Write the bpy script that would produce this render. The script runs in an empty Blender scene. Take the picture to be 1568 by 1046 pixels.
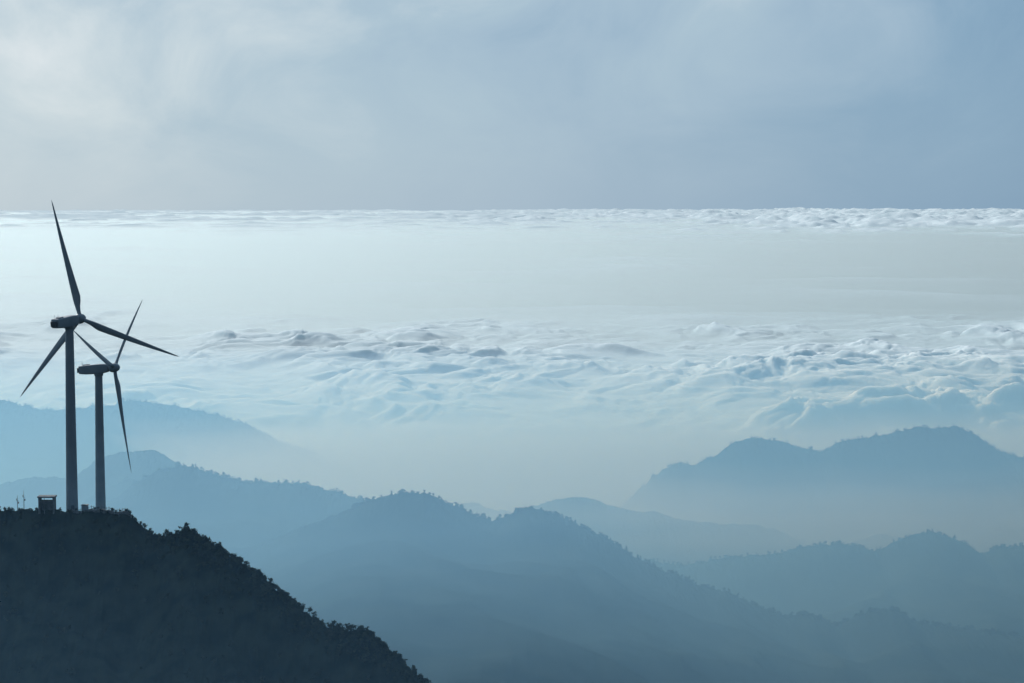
import bpy, math, numpy as np
from mathutils import Vector, Matrix, Quaternion
rng = np.random.default_rng(7)
scene = bpy.context.scene

# ------------------------------------------------------------------ camera
F = 1568*70/36.0
CAM_Z = 800.0
PITCH = math.atan(215/F)
cam = bpy.data.cameras.new("camera"); cam.lens = 70; cam.sensor_width = 36
cam.clip_start = 1; cam.clip_end = 600000
camo = bpy.data.objects.new("camera", cam); scene.collection.objects.link(camo)
camo.location = (0, 0, CAM_Z); camo.rotation_euler = (math.pi/2 - PITCH, 0, 0)
scene.camera = camo

def survey(px, py, d):
    """sight line measured on the photograph + real range (m north) -> world position"""
    px = np.asarray(px, float); py = np.asarray(py, float); d = np.asarray(d, float)
    u = (px-784)/F; v = (523-py)/F
    dy = math.cos(PITCH) + v*math.sin(PITCH)
    dz = -math.sin(PITCH) + v*math.cos(PITCH)
    return u/dy*d, d, CAM_Z + dz/dy*d

# ------------------------------------------------------------------ noise
def perlin(x, y, seed=0):
    xi = np.floor(x).astype(np.int64); yi = np.floor(y).astype(np.int64)
    xf = x-xi; yf = y-yi
    def g(ix, iy, fx, fy):
        h = (ix*374761393 + iy*668265263 + seed*1442695041) & 0xffffffff
        h = ((h ^ (h >> 13))*1274126177) & 0xffffffff
        h = h ^ (h >> 16)
        a = (h & 0xffff)/65536.0*2*np.pi
        return np.cos(a)*fx + np.sin(a)*fy
    u = xf*xf*xf*(xf*(xf*6-15)+10); v = yf*yf*yf*(yf*(yf*6-15)+10)
    a = g(xi, yi, xf, yf); b = g(xi+1, yi, xf-1, yf)
    c = g(xi, yi+1, xf, yf-1); d = g(xi+1, yi+1, xf-1, yf-1)
    return (a+(b-a)*u)*(1-v) + (c+(d-c)*u)*v
def fbm(x, y, o=4, seed=0, gain=.5):
    s = 0; a = 1; f = 1
    for i in range(o):
        s = s + a*perlin(x*f, y*f, seed+i); a *= gain; f *= 2.03
    return s
def billow(x, y, o=4, seed=0, gain=.5, soft=.004):
    s = 0; a = 1; f = 1; t = 0
    for i in range(o):
        n = perlin(x*f, y*f, seed+i)
        s = s + a*np.sqrt(n*n+soft)*1.7; t += a; a *= gain; f *= 2.07
    return s/t
def sstep(a, b, x):
    t = np.clip((x-a)/(b-a), 0, 1); return t*t*(3-2*t)
def gblur(a, s):
    k = int(max(1, s*3)); w = np.exp(-.5*(np.arange(-k, k+1)/s)**2); w /= w.sum()
    return np.convolve(np.pad(a, k, mode='edge'), w, 'valid')

# ------------------------------------------------------------------ materials
def new_mat(name):
    m = bpy.data.materials.new(name); m.use_nodes = True
    nt = m.node_tree; nt.nodes.clear()
    return m, nt, nt.nodes.new("ShaderNodeOutputMaterial")
def noise_mat(name, c1, c2, scale, rough=.9, spec=.1, detail=5, metallic=0, sss=None):
    m, nt, out = new_mat(name)
    b = nt.nodes.new("ShaderNodeBsdfPrincipled")
    tc = nt.nodes.new("ShaderNodeNewGeometry")
    n = nt.nodes.new("ShaderNodeTexNoise"); n.inputs["Scale"].default_value = scale; n.inputs["Detail"].default_value = detail
    r = nt.nodes.new("ShaderNodeValToRGB")
    r.color_ramp.elements[0].position = .35; r.color_ramp.elements[0].color = (*c1, 1)
    r.color_ramp.elements[1].position = .65; r.color_ramp.elements[1].color = (*c2, 1)
    nt.links.new(tc.outputs["Position"], n.inputs["Vector"])
    nt.links.new(n.outputs["Fac"], r.inputs["Fac"])
    nt.links.new(r.outputs["Color"], b.inputs["Base Color"])
    b.inputs["Roughness"].default_value = rough; b.inputs["Specular IOR Level"].default_value = spec
    b.inputs["Metallic"].default_value = metallic
    if sss:
        b.inputs["Subsurface Weight"].default_value = 1; b.inputs["Subsurface Scale"].default_value = sss
        b.inputs["Subsurface Radius"].default_value = (1, 1, 1)
    nt.links.new(b.outputs[0], out.inputs["Surface"])
    return m
M_FOREST = noise_mat("forest_slope", (.018, .032, .03), (.032, .048, .042), .02, 1, 0)
M_HILL = noise_mat("scrub_hill", (.014, .022, .02), (.034, .044, .034), .15, 1, 0)
M_LEAF = noise_mat("foliage", (.02, .03, .022), (.055, .066, .045), .4, 1, 0)
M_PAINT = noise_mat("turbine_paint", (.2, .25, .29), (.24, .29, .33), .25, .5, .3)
M_PAINTD = noise_mat("turbine_dark_panel", (.06, .08, .09), (.09, .11, .13), .6, .6, .3)
M_CONC = noise_mat("concrete", (.12, .135, .14), (.2, .21, .22), .8, .9, .2)
M_STEEL = noise_mat("galvanised_steel", (.12, .125, .13), (.2, .2, .21), 2, .5, .4, metallic=.4)
M_GROUND = noise_mat("valley_ground", (.04, .05, .03), (.07, .075, .05), .002, 1, 0)
M_CLOUD = noise_mat("cloud_surface", (.57, .68, .70), (.65, .75, .765), .0006, 1, 0, sss=60)

def mesh_obj(name, verts, faces, mat, smooth=True, parent=None):
    me = bpy.data.meshes.new(name)
    verts = np.asarray(verts, dtype=np.float32)
    if isinstance(faces, np.ndarray):
        k = faces.shape[1]; n = faces.shape[0]
        me.vertices.add(len(verts)); me.vertices.foreach_set("co", verts.ravel())
        me.loops.add(n*k); me.loops.foreach_set("vertex_index", faces.astype(np.int32).ravel())
        me.polygons.add(n); me.polygons.foreach_set("loop_start", np.arange(0, n*k, k, dtype=np.int32))
        me.update(calc_edges=True)
    else:
        me.from_pydata([tuple(map(float, v)) for v in verts], [], faces)
    me.polygons.foreach_set("use_smooth", np.full(len(me.polygons), smooth))
    me.materials.append(mat); me.update()
    o = bpy.data.objects.new(name, me); scene.collection.objects.link(o)
    if parent: o.parent = parent
    return o
def grid_faces(nr, nc):
    i = np.arange(nr*nc).reshape(nr, nc)
    return np.stack([i[:-1, :-1], i[:-1, 1:], i[1:, 1:], i[1:, :-1]], -1).reshape(-1, 4)

# ------------------------------------------------------------------ mountain ridges
def ridge(name, pts, d0=None, slope=.05, w1=900, s2=.5, back=.5, spur=50, lam=350, rough=2.0, cols=900,
          front=1600, mat=None, rows=70, seed=1, lamr=14, rdecay=60):
    p = np.array([q if len(q) == 3 else (*q, d0) for q in pts], float)
    px = np.linspace(p[0, 0], p[-1, 0], cols)
    py = gblur(np.interp(px, p[:, 0], p[:, 1]), cols/len(pts)*.10)
    d = gblur(np.interp(px, p[:, 0], p[:, 2]), cols/25)
    X, Y, Z = survey(px, py, d)
    Y = Y*np.ones_like(X)
    Zb = gblur(Z, cols/22)
    wf = front*(np.linspace(0, 1, rows)**2.2)
    wb = -1600*(np.linspace(1, 0, 22)[:-1]**2)
    W = np.concatenate([wb, wf])[:, None]
    XX = X[None]+0*W; YY = Y[None]-W
    mix = sstep(0, 380, np.abs(W))
    base = Z[None]*(1-mix) + Zb[None]*mix
    drop = np.where(W > 0, slope*W + s2*np.maximum(0, W-w1)**1.0, -W*back)
    n = 1-np.abs(fbm(XX/lam, YY/lam, 4, seed+20))*1.4
    fade = sstep(0, lam*.6, np.abs(W))
    ra = rough*np.exp(-np.abs(W)/rdecay)
    ZZ = base - drop - spur*(1-n)*fade - spur*.4*fade + ra*(1.3*fbm(XX/lamr, YY/lamr, 4, seed, .6)+.8*fbm(XX/lamr*4, YY/lamr*4, 2, seed+9))
    ZZ = np.maximum(ZZ, -260)
    V = np.stack([XX, YY, ZZ], -1)
    o = mesh_obj(name, V.reshape(-1, 3), grid_faces(*XX.shape), mat or M_FOREST)
    return o, V, len(wb)

R = {}
R['left_far'] = ridge("mountain_ridge", [(-420,690),(-250,640),(-80,600),(0,612),(40,622),(75,629),(100,626),(160,622),(200,613),(260,620),(300,628),(340,637),(380,650),(410,666),(440,682),(470,686),(520,714),(560,735),(610,753),(660,772),(760,830)], 4200,
    slope=.22, s2=.4, spur=60, lam=500, rough=4, seed=2, lamr=22)
R['right_far'] = ridge("mountain_ridge", [(820,860),(900,810),(960,768),(1000,730),(1035,708),(1060,713),(1100,695),(1125,676),(1160,669),(1200,677),(1230,687),(1260,690),(1285,675),(1330,671),(1370,662),(1400,654),(1430,656),(1460,651),(1490,663),(1520,685),(1545,698),(1568,700),(1650,735),(1900,800)], 3450,
    slope=.4, s2=.3, spur=60, lam=400, rough=3, seed=5, lamr=16)
R['hump_a'] = ridge("mountain_ridge", [(620,840),(670,800),(705,773),(722,767),(745,778),(775,783),(820,800),(900,840)], 3300,
    slope=.4, spur=30, rough=3, cols=300, seed=7, lamr=20)
R['hump_b'] = ridge("mountain_ridge", [(700,850),(760,800),(800,780),(830,771),(860,763),(885,761),(910,765),(940,776),(975,784),(1000,783),(1050,797),(1110,803),(1160,804),(1190,811),(1235,832),(1300,870)], 3150,
    slope=.3, spur=40, rough=3, cols=600, seed=8, lamr=18)
R['hump_c'] = ridge("mountain_ridge", [(1230,860),(1290,838),(1330,822),(1355,817),(1380,825),(1420,845),(1500,880)], 3150,
    slope=.4, spur=30, rough=3, cols=300, seed=9, lamr=18)
R['right_mid'] = ridge("mountain_ridge", [(860,885),(950,850),(1000,858),(1040,866),(1090,857),(1130,852),(1180,850),(1230,838),(1280,833),(1320,838),(1345,845),(1370,829),(1400,819),(1430,814),(1460,823),(1490,841),(1505,848),(1530,838),(1568,836),(1700,820),(1900,850)], 2850,
    slope=.06, s2=.3, spur=45, lam=300, rough=3, seed=11, lamr=14)
R['left_back'] = ridge("mountain_ridge", [(-420,800),(-200,770),(-80,752),(0,742),(50,730),(115,732),(150,702),(190,693),(235,688),(262,703),(300,722),(360,760),(460,820)], 3050,
    slope=.06, spur=40, lam=300, rough=3, cols=700, seed=12, lamr=14)
R['left_mid'] = ridge("mountain_ridge", [(-420,900),(-200,850),(0,830),(100,795),(180,762),(215,735),(250,718),(285,712),(340,730),(380,741),(410,737),(430,742),(460,738),(500,750),(530,757),(565,772),(620,800),(760,860)], 2750,
    slope=.03, spur=30, lam=300, rough=3, cols=900, seed=13, lamr=12)
R['main'] = ridge("mountain_ridge", [(-300,1010,2300),(0,960,2300),(200,905,2350),(300,872,2400),(380,842,2400),(460,808,2400),(520,787,2400),(560,769,2400),(600,757,2400),(630,755,2400),(655,757,2400),(700,777,2400),(740,795,2400),(765,797,2400),(800,780,2400),(830,781,2400),(880,801,2400),(930,825,2400),(975,855,2400),(1030,880,2400),(1080,900,2400),(1110,905,2400),(1165,930,2400),(1200,944,2400),(1240,941,2400),(1280,960,2400),(1310,943,2400),(1350,931,2400),(1375,935,2400),(1400,953,2400),(1440,958,2400),(1480,962,2400),(1520,970,2400),(1568,974,2400),(1700,1000,2400),(1900,1060,2400)],
    slope=0.0, w1=1050, spur=20, lam=260, rough=2.8, cols=1300, seed=14, lamr=10)

# near hill with the turbines
hill, HV, HB = ridge("hill", [(-500,830,650),(-250,800,645),(-60,783,640),(0,780,640),(60,783,636),(110,782,634),(160,782,634),(203,784,634),(209,800,632),(220,812,630),(250,822,625),(270,817,620),(288,813,615),(310,827,612),(345,847,606),(385,876,600),(430,910,592),(470,940,586),(510,966,580),(540,966,576),(570,977,570),(610,1006,565),(655,1050,560),(720,1110,550),(850,1240,540)],
    slope=.75, w1=120, s2=.1, back=.27, spur=10, lam=45, rough=.7, cols=1100, front=700, rows=110, mat=M_HILL, seed=21, lamr=5, rdecay=150)

# ------------------------------------------------------------------ trees
def forest(name, bases, heights, leaves, leaf, mat):
    V = []; Q = []; vi = 0
    for b, h in zip(bases, heights):
        nl = rng.integers(4, 8)
        conif = rng.random() < .4
        lobes = np.zeros((nl, 3))
        lobes[:, 2] = h*rng.uniform(.2, .88, nl)
        rad = h*(.36 if not conif else .26)*(1.15-lobes[:, 2]/h)
        a = rng.uniform(0, 6.28, nl); rr = rad*rng.uniform(.3, 1.2, nl)
        lobes[:, 0] = np.cos(a)*rr; lobes[:, 1] = np.sin(a)*rr
        n = leaves
        li = rng.integers(0, nl, n)
        c = lobes[li] + rng.normal(0, 1, (n, 3))*np.array([.10, .10, .07])*h
        c[:, 2] = np.abs(c[:, 2])
        s = leaf*rng.uniform(.6, 1.4, n)*(h/5)
        u = rng.normal(0, 1, (n, 3)); u /= np.linalg.norm(u, axis=1)[:, None]
        w = np.cross(u, rng.normal(0, 1, (n, 3))); w /= np.linalg.norm(w, axis=1)[:, None]
        q = np.stack([c-u*s[:, None], c+w*s[:, None]*.6, c+u*s[:, None], c-w*s[:, None]*.6], 1) + b
        V.append(q.reshape(-1, 3)); Q.append(np.arange(vi, vi+4*n).reshape(-1, 4)); vi += 4*n
        segs = [(np.array([0, 0, -.8]), np.array([0, 0, h*.75]), h*.03)]
        for k in range(3):
            l = lobes[rng.integers(0, nl)]
            segs.append((np.array([0, 0, h*.3]), l, h*.014))
        for p0, p1, r0 in segs:
            ring = np.array([[1, 0, 0], [0, 1, 0], [-1, 0, 0], [0, -1, 0]])
            V.append(np.concatenate([p0+ring*r0, p1+ring*r0*.3])+b)
            Q.append(np.array([[0, 1, 5, 4], [1, 2, 6, 5], [2, 3, 7, 6], [3, 0, 4, 7]])+vi); vi += 8
    return mesh_obj(name, np.concatenate(V), np.concatenate(Q), mat, smooth=False)

nr, nc = HV.shape[:2]
pxs = np.linspace(-500, 850, nc)
bases = []; hs = []
for _ in range(1500):      # slope cover
    c = rng.integers(0, nc); r = HB + int(abs(rng.normal(0, 1))*32)
    if r >= nr: continue
    v = HV[r, c].copy(); h = rng.uniform(1.3, 3.0); v[2] -= .4
    if r < HB+12 and 0 < pxs[c] < 215: h = min(h, 1.5)
    bases.append(v); hs.append(h)
for _ in range(620):      # skyline of the right shoulder
    px = rng.uniform(206, 760); c = int(np.interp(px, pxs, np.arange(nc)))
    r = HB + rng.integers(-1, 14)
    v = HV[r, c].copy()
    if px < 262: h = rng.uniform(.8, 1.5)
    else: h = rng.uniform(1.2, 2.7) + (1.5 if rng.random() < .18 else 0)
    v[2] -= .4*h
    bases.append(v); hs.append(h)
for px, h in [(201, 2.2), (205, 1.8), (287, 3.0), (280, 2.6), (532, 3.3), (541, 2.9), (524, 2.6), (512, 2.4), (563, 2.8), (572, 2.4), (20, 1.4), (8, 1.6), (50, 1.1), (230, 2.2), (222, 2.0), (215, 1.8)]:
    c = int(np.interp(px, pxs, np.arange(nc))); v = HV[HB+2, c].copy(); v[2] -= .3
    bases.append(v); hs.append(h)
forest("hillside_trees", bases, hs, 110, .5, M_LEAF)

def crest_trees(key, p0, p1, pr0, pr1, n, h0, h1, leaves=40):
    _, V, hb = R[key]; nc = V.shape[1]
    b = []; h = []
    while len(b) < n:
        x = rng.uniform(p0, p1); c = int((x-pr0)/(pr1-pr0)*(nc-1))
        if perlin(np.array([x/22.]), np.array([3.3]), 5)[0] < -.05 and rng.random() < .75: continue
        v = V[hb+rng.integers(0, 5), c].copy(); v[2] -= 2
        b.append(v); h.append(rng.uniform(h0, h1))
    forest("distant_trees", b, h, leaves, .65, M_LEAF)
crest_trees('main', 540, 1600, -300, 1900, 650, 4, 7.5)
crest_trees('left_mid', 200, 560, -420, 760, 200, 4, 8, 30)
crest_trees('right_mid', 1000, 1600, 860, 1900, 260, 4, 8, 30)
crest_trees('right_far', 960, 1600, 820, 1900, 220, 4, 8, 24)
crest_trees('left_far', 0, 600, -420, 760, 200, 5, 9, 24)

# ------------------------------------------------------------------ ground, sea of clouds
mesh_obj("ground", [(-140000, -20000, -270), (140000, -20000, -270), (140000, 135000, -270), (-140000, 135000, -270)], [(0, 1, 2, 3)], M_GROUND)

nc = 1250
yy = np.concatenate([np.linspace(4600, 5600, 25)[:-1], np.exp(np.linspace(math.log(5600), math.log(16500), 560))[:-1],
                     np.exp(np.linspace(math.log(16500), math.log(150000), 360))])[:, None]
nr = len(yy)
uu = np.linspace(-.44, .44, nc)[None]
YY = yy+0*uu; XX = uu*yy
wx = fbm(XX/900, YY/900, 3, 60)*300+fbm(XX/260, YY/260, 2, 63)*60
wy = fbm(XX/900, YY/900, 3, 70)*300+fbm(XX/260, YY/260, 2, 73)*60
b1 = billow((XX+wx)/360, (YY+wy)/640, 5, 80, .47, .012)
b2 = 1-np.abs(fbm((XX+wx)/1500, (YY+wy)/2000, 3, 90))*1.6
edge = 1500*fbm(XX/2500, YY/2500, 3, 99)
near = sstep(5900, 7200, YY)*(1-sstep(9500, 15800, YY+edge))
patch = .55+.45*sstep(-.3, .25, fbm(XX/1300+4, YY/1900, 3, 95))
Z = near*(patch*(128*b1+34*b2)+10)
for gx, gy, sx, sy, hh in [(1150, 7700, 600, 800, .7), (1900, 8600, 600, 900, .5), (960, 6500, 130, 220, 1.5), (1160, 6700, 200, 230, 1.3), (1560, 6850, 320, 300, 1.1)]:
    g = hh*np.exp(-((XX-gx+wx*.7)/sx)**2-((YY-gy+wy*.7)/sy)**2)
    Z += g*(105*billow((XX+wx)/240, (YY+wy)/280, 5, 110, .52, .012)+35)
wfx = fbm(XX/5000, YY/5000, 3, 160)*1200
f1 = billow((XX+wfx)/1700, (YY+wfx)/3600, 3, 120, .5)
f2 = fbm(XX/9000, YY/16000, 3, 130)
far = sstep(26000, 78000, YY+14000*fbm(XX/7000, YY/9000, 3, 133))
side = .6+.4*sstep(-.1, .15, XX/YY)
Z += far*side*(380*f1+130*f2+20)
Z += (1-near)*(1-far)*70*fbm(XX/4000, YY/3500, 4, 140)
Z -= 190*(1-sstep(4600, 6300, YY))
mesh_obj("sea_of_clouds", np.stack([XX, YY, Z], -1).reshape(-1, 3), grid_faces(nr, nc), M_CLOUD)

# ------------------------------------------------------------------ haze / mist volumes
def scatter_mat(name, col, dens, g, absorb=None):
    m, nt, out = new_mat(name)
    v = nt.nodes.new("ShaderNodeVolumeScatter")
    v.inputs["Color"].default_value = (*col, 1); v.inputs["Density"].default_value = dens; v.inputs["Anisotropy"].default_value = g
    if absorb:
        a = nt.nodes.new("ShaderNodeVolumeAbsorption"); a.inputs["Color"].default_value = (*absorb, 1); a.inputs["Density"].default_value = dens
        s = nt.nodes.new("ShaderNodeAddShader")
        nt.links.new(v.outputs[0], s.inputs[0]); nt.links.new(a.outputs[0], s.inputs[1])
        nt.links.new(s.outputs[0], out.inputs["Volume"])
    else:
        nt.links.new(v.outputs[0], out.inputs["Volume"])
    return m
def prism(name, foot, z0, z1, mat):
    n = len(foot)
    vs = [(x, y, z0) for x, y in foot]+[(x, y, z1) for x, y in foot]
    fs = [tuple(range(n))[::-1], tuple(range(n, 2*n))]+[(i, (i+1) % n, n+(i+1) % n, n+i) for i in range(n)]
    return mesh_obj(name, vs, fs, mat, smooth=False)
BLUE = (.29, .62, 1.0); ABS = (.81, .93, 1.0)
prism("haze", [(-12000, 1150), (-500, 1150), (300, 1650), (2000, 2900), (12000, 2900), (12000, 3300), (-12000, 3300)], -255, 560,
      scatter_mat("blue_haze", BLUE, 1.05e-3, .44, ABS))
prism("haze", [(-12000, 3301), (12000, 3301), (12000, 4600), (-12000, 4600)], -254, 460,
      scatter_mat("blue_haze_low", BLUE, 5.5e-4, .44, ABS))
prism("haze", [(-3000, 180), (3000, 180), (3000, 880), (-3000, 880)], -250, 722,
      scatter_mat("blue_haze_near", BLUE, 3.0e-4, .4, ABS))
for i, (zt, dn) in enumerate([(352, 8e-4), (325, 1.8e-3), (285, 2.8e-3)]):
    o = 9*(i+1)
    prism("valley_mist", [(-250-o, 2950+o), (12000+o, 2950+o), (12000+o, 4300-o*4), (-900-o, 4300-o*4)], -251+2*i, zt,
          scatter_mat("white_mist_%d" % i, (.92, .98, 1), dn, .57, (.89, .985, 1)))
for i, (zt, dn) in enumerate([(122, 1.7e-4), (97, 2.8e-4), (70, 4.5e-4), (42, 6e-4)]):
    o = 60*(i+1)
    prism("cloud_mist", [(-3500-o, 5200+o), (3500+o, 5200+o), (90000+o, 139000-o), (-90000-o, 139000-o)], -246+2*i, zt,
          scatter_mat("cloud_mist_%d" % i, (.97, .99, 1), dn, .535, (.78, .965, 1)))

# ------------------------------------------------------------------ wind turbines
def basis(az_deg, tilt_deg):
    a = math.radians(az_deg); t = math.radians(tilt_deg)
    h = Vector((math.sin(a), math.cos(a), 0))
    e = Vector((math.cos(a), -math.sin(a), 0))
    n = h*math.cos(t)+Vector((0, 0, 1))*math.sin(t)
    up = Vector((0, 0, 1))*math.cos(t)-h*math.sin(t)
    return h, e, n, up
def loft(name, rings, mat, parent, smooth=True):
    vs = []; fs = []; k = len(rings[0])
    for r in rings: vs += [tuple(p) for p in r]
    for j in range(len(rings)-1):
        for i in range(k):
            fs.append((j*k+i, j*k+(i+1) % k, (j+1)*k+(i+1) % k, (j+1)*k+i))
    fs.append(tuple(range(k))[::-1]); fs.append(tuple(range((len(rings)-1)*k, len(rings)*k)))
    o = mesh_obj(name, vs, fs, mat, smooth, parent)
    if smooth:
        md = o.modifiers.new("es", 'EDGE_SPLIT'); md.split_angle = math.radians(40)
    return o
def rrect(c, ax, ay, w, h, r, seg=4):
    pts = []
    for sx, sy, a0 in [(1, 1, 0), (-1, 1, 90), (-1, -1, 180), (1, -1, 270)]:
        for k in range(seg+1):
            a = math.radians(a0+90*k/seg)
            pts.append(c+ax*(sx*(w/2-r)+r*math.cos(a))+ay*(sy*(h/2-r)+r*math.sin(a)))
    return pts
def circ(c, ax, ay, r, n=32):
    return [c+ax*(r*math.cos(2*math.pi*i/n))+ay*(r*math.sin(2*math.pi*i/n)) for i in range(n)]
def turbine(tx, ty, hub_z, tower_h, az, blade0, Rr, hub_off, tilt=5):
    emp = bpy.data.objects.new("wind_turbine", None); scene.collection.objects.link(emp)
    emp.location = (tx, ty, hub_z-tower_h)
    h, e, n, up = basis(az, tilt); Z = Vector((0, 0, 1))
    H = Vector((0, 0, tower_h))
    X = Vector((1, 0, 0)); Y = Vector((0, 1, 0))
    tt = tower_h-1.9
    prof = [(-3, 1.95), (.0, 1.95), (.01, 2.05), (.35, 2.05), (.36, 1.93)]
    for k in range(1, 4):
        z = tt*k/3; r = 1.93-(.62*k/3)
        prof += [(z-.12, r+.003), (z-.11, r+.05), (z, r+.05), (z+.01, r)]
    loft("tower", [circ(Z*z, X, Y, r) for z, r in prof], M_PAINT, emp)
    dc = Vector((.6, -2.0, 1.9))
    loft("tower_door", [rrect(dc+Y*.25, X, Z, 1.0, 2.2, .3), rrect(dc-Y*.04, X, Z, 1.0, 2.2, .3)], M_PAINTD, emp)
    up2 = up
    def at(s): return H + n*s
    secs = [(-7.1, 2.6, 2.6, .1), (-7.0, 2.9, 2.9, .1), (-4.5, 3.2, 3.3, .0), (0, 3.3, 3.5, 0), (2.2, 3.2, 3.3, 0), (3.4, 2.7, 2.8, 0), (3.9, 2.1, 2.1, 0)]
    loft("nacelle", [rrect(at(s)+up2*o, e, up2, w, hh, .45 if w > 2.3 else .8) for s, w, hh, o in secs], M_PAINT, emp)
    loft("nacelle_cooler", [rrect(at(s), e, up2, 2.3, 1.7, .1) for s in (-7.75, -7.05)], M_PAINTD, emp)
    loft("nacelle_hatch", [rrect(at(-4.5)+up2*z, e, n, w, 2.2, .2) for z, w in ((1.5, 1.6), (1.95, 1.5))], M_PAINT, emp)
    loft("yaw_collar", [circ(H+Z*z, X, Y, r) for z, r in ((-2.6, 1.36), (-2.3, 1.6), (-1.5, 1.65))], M_PAINT, emp)
    for q, s in enumerate((-5.8, -6.3)):
        loft("wind_vane_%d" % (q+1), [circ(at(s)+up2*z+e*(.5-q), e, n, r, 6) for z, r in ((1.3, .06), (2.9, .04))], M_STEEL, emp)
    hc = H+n*hub_off
    hr = [(-1.75, 1.25), (-1.5, 1.5), (-.8, 1.65), (.3, 1.62), (1.1, 1.35), (1.7, .9), (2.0, .4), (2.07, .08)]
    loft("hub", [circ(hc+n*s, e, up, r, 28) for s, r in hr], M_PAINT, emp)
    for b in range(3):
        a = math.radians(blade0+120*b)
        sp = e*math.sin(a)+up*math.cos(a); ch = e*math.cos(a)-up*math.sin(a)
        rings = []
        NN = 16
        for k in range(26):
            f = k/25; r = 1.0+f*(Rr-1.0)
            root = 1-float(sstep(.03, .16, f))
            chord = 1.25*root + (1-root)*(2.75*(1-max(0, f-.17)/.83)**.9*.92+.28)*1.0
            if f > .97: chord *= .62
            if f > .995: chord *= .4
            thick = 1.25*root + (1-root)*chord*(.30-.14*f)
            tw = math.radians(18*(1-f)**2+4)
            c1 = ch*math.cos(tw)+n*math.sin(tw); c2 = n*math.cos(tw)-ch*math.sin(tw)
            cen = hc+sp*r + c1*(chord*.18*(1-root)) - n*(-.9*f*f)
            ring = []
            for i in range(NN):
                t = 2*math.pi*i/NN; x = math.cos(t); y = math.sin(t)
                air = (1-.55*max(0, x)*(1-root))
                ring.append(cen+c1*(x*chord/2)+c2*(y*thick/2*air))
            rings.append(ring)
        loft("blade_%d" % (b+1), rings, M_PAINT, emp)
    return emp
def place_turbine(px_t, hub_px, hub_py, d, az, b0, Rr, off, th):
    x, y, _ = survey(px_t, hub_py, d)
    h, e, n, up = basis(az, 5)
    _, _, z = survey(hub_px, hub_py, d+n.y*off)
    turbine(float(x), float(y), float(z)-n.z*off, th, az, b0, Rr, off)
place_turbine(106, 122, 488, 640, 27.5, -13.5, 39.6, 5.6, 62.5)
place_turbine(151, 175, 563, 710, 100.5, -54, 38.9, 6.0, 61)

# ------------------------------------------------------------------ summit details
def hill_at(px, back_rows=0):
    c = int(np.interp(px, pxs, np.arange(len(pxs)))); return Vector(HV[HB-back_rows, c].tolist())
def box(c, sx, sy, sz):
    x, y, z = c
    v = [(x+a*sx/2, y+b*sy/2, z+k*sz) for k in (0, 1) for a, b in ((-1, -1), (1, -1), (1, 1), (-1, 1))]
    return v, [(3, 2, 1, 0), (4, 5, 6, 7), (0, 1, 5, 4), (1, 2, 6, 5), (2, 3, 7, 6), (3, 0, 4, 7)]
def boxes(name, lst, mat, parent=None):
    V = []; Fq = []
    for c, sx, sy, sz in lst:
        v, f = box(c, sx, sy, sz); k = len(V); V += v; Fq += [tuple(i+k for i in q) for q in f]
    o = mesh_obj(name, V, Fq, mat, False, parent)
    bv = o.modifiers.new("bv", 'BEVEL'); bv.width = .03; bv.segments = 1
    return o
p = hill_at(73); p.z -= .3
e = bpy.data.objects.new("service_shed", None); scene.collection.objects.link(e); e.location = p
boxes("walls", [((-2.3, 0, -.5), .5, 3, 5.2), ((2.3, 0, -.5), .5, 3, 5.2), ((0, 1.4, -.5), 4.08, .2, 4.2)], M_CONC, e)
boxes("roof", [((0, 0, 4.703), 5.6, 3.6, .5)], M_CONC, e)
boxes("window_mullion", [((0, -1.3, 3.303), 4.08, .15, .15), ((-.6, -1.3, -.5), .15, .14, 5.18)], M_STEEL, e)
def mast(px, hgt):
    p = hill_at(px)
    o = bpy.data.objects.new("antenna_mast", None); scene.collection.objects.link(o); o.location = p
    X = Vector((1, 0, 0)); Y = Vector((0, 1, 0)); Z = Vector((0, 0, 1))
    loft("pole", [circ(Z*z, X, Y, r, 8) for z, r in ((-1, .13), (hgt*.6, .09), (hgt, .04))], M_STEEL, o)
    boxes("arms", [((.0, 0, hgt*.62), .9, .08, .08), ((.32, 0, hgt*.45), .35, .25, .6), ((-.28, 0, hgt*.66), .22, .2, .6)], M_STEEL, o)
mast(27, 5.0); mast(37, 6.0)
lst = []
for px in range(120, 200, 4):
    q = hill_at(px); lst.append(((q.x, q.y, q.z+.1), .14, .14, 1.1))
for px in range(120, 198, 2):
    q = hill_at(px); lst.append(((q.x, q.y-.1, q.z+.75), .55, .06, .1))
boxes("guard_rail", lst, M_STEEL)
lst = []
for px in range(112, 204, 2):
    q = hill_at(px); lst.append(((q.x, q.y-.3, q.z-.9), .41, 1.2, 1.1))
boxes("retaining_wall", lst, M_CONC)
q = hill_at(131)
e = bpy.data.objects.new("transformer_cabinet", None); scene.collection.objects.link(e); e.location = q
boxes("cabinet_body", [((0, 0, -.3), 2.0, 1.5, 1.9)], M_PAINT, e)
boxes("cabinet_roof", [((0, 0, 1.603), 2.3, 1.8, .15)], M_PAINTD, e)

# ------------------------------------------------------------------ sun + sky
SAZ, SEL = math.radians(-30), math.radians(28)
sd = Vector((math.sin(SAZ)*math.cos(SEL), math.cos(SAZ)*math.cos(SEL), math.sin(SEL)))
sun = bpy.data.lights.new("sun", 'SUN'); sun.energy = 3.2; sun.angle = math.radians(.5); sun.color = (1, .98, .95)
so = bpy.data.objects.new("sun", sun); scene.collection.objects.link(so)
so.rotation_euler = sd.to_track_quat('Z', 'Y').to_euler(); so.location = sd*3000

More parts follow.
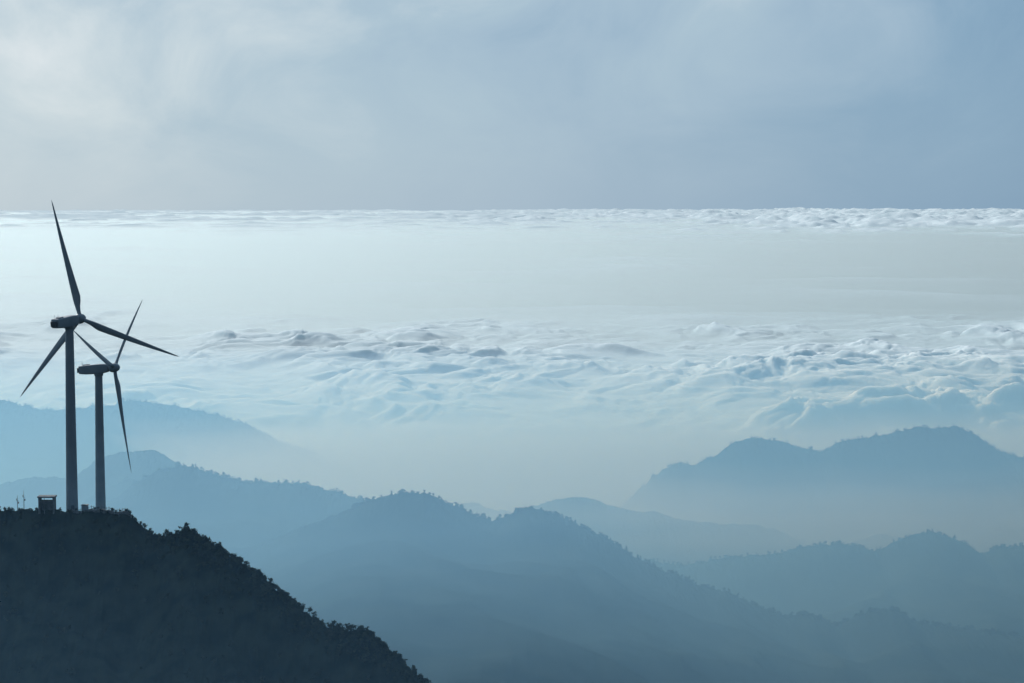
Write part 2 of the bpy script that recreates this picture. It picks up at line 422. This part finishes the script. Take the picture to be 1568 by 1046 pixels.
w = bpy.data.worlds.new("World"); scene.world = w; w.use_nodes = True
nt = w.node_tree; nt.nodes.clear(); N = nt.nodes.new; L = nt.links.new
out = N("ShaderNodeOutputWorld"); bg = N("ShaderNodeBackground"); bg.inputs["Strength"].default_value = .1
sky = N("ShaderNodeTexSky"); sky.sky_type = 'NISHITA'; sky.sun_disc = False
sky.sun_elevation = SEL; sky.sun_rotation = SAZ % (2*math.pi); sky.altitude = 800
tc = N("ShaderNodeTexCoord")
dot = N("ShaderNodeVectorMath"); dot.operation = 'DOT_PRODUCT'; dot.inputs[1].default_value = sd
L(tc.outputs["Generated"], dot.inputs[0])
mp = N("ShaderNodeMapping"); mp.inputs["Scale"].default_value = (7, 7, 11); mp.inputs["Rotation"].default_value = (0, math.radians(20), 0)
L(tc.outputs["Generated"], mp.inputs["Vector"])
nz = N("ShaderNodeTexNoise"); nz.inputs["Scale"].default_value = 1.5; nz.inputs["Detail"].default_value = 7; nz.inputs["Roughness"].default_value = .58; nz.inputs["Distortion"].default_value = .5
L(mp.outputs[0], nz.inputs["Vector"])
sep = N("ShaderNodeSeparateXYZ"); L(tc.outputs["Generated"], sep.inputs[0])
mr = N("ShaderNodeMapRange"); mr.inputs["From Min"].default_value = 0; mr.inputs["From Max"].default_value = .1
mr.inputs["To Min"].default_value = .06; mr.inputs["To Max"].default_value = .34; mr.clamp = True
L(sep.outputs["Z"], mr.inputs["Value"])
sub = N("ShaderNodeMath"); sub.operation = 'SUBTRACT'; sub.inputs[1].default_value = .48; L(nz.outputs["Fac"], sub.inputs[0])
mul = N("ShaderNodeMath"); mul.operation = 'MULTIPLY'; L(sub.outputs[0], mul.inputs[0]); L(mr.outputs[0], mul.inputs[1])
add = N("ShaderNodeMath"); add.operation = 'ADD'; L(dot.outputs["Value"], add.inputs[0]); L(mul.outputs[0], add.inputs[1])
m2 = N("ShaderNodeMapRange"); m2.inputs["From Min"].default_value = -1; m2.inputs["From Max"].default_value = 1
L(add.outputs[0], m2.inputs["Value"])
cr = N("ShaderNodeValToRGB"); L(m2.outputs[0], cr.inputs["Fac"])
E = cr.color_ramp.elements
E[0].position = 0; E[0].color = (.08, .13, .19, 1)
E[1].position = 1; E[1].color = (.85, .88, .9, 1)
for pos, c in [(.6, (.14, .22, .32)), (.80, (.19, .33, .48)), (.84, (.24, .385, .53)), (.882, (.34, .475, .60)), (.91, (.39, .525, .63)), (.945, (.56, .66, .72))]:
    x = E.new(pos); x.color = (*c, 1)
sc = N("ShaderNodeVectorMath"); sc.operation = 'SCALE'; sc.inputs["Scale"].default_value = 10; L(cr.outputs["Color"], sc.inputs[0])
mx = N("ShaderNodeMix"); mx.data_type = 'RGBA'; mx.inputs["Factor"].default_value = .95
L(sky.outputs[0], mx.inputs["A"]); L(sc.outputs[0], mx.inputs["B"])
L(mx.outputs["Result"], bg.inputs["Color"]); L(bg.outputs[0], out.inputs["Surface"])

scene.view_settings.view_transform = 'Standard'; scene.view_settings.look = 'None'; scene.view_settings.exposure = 0
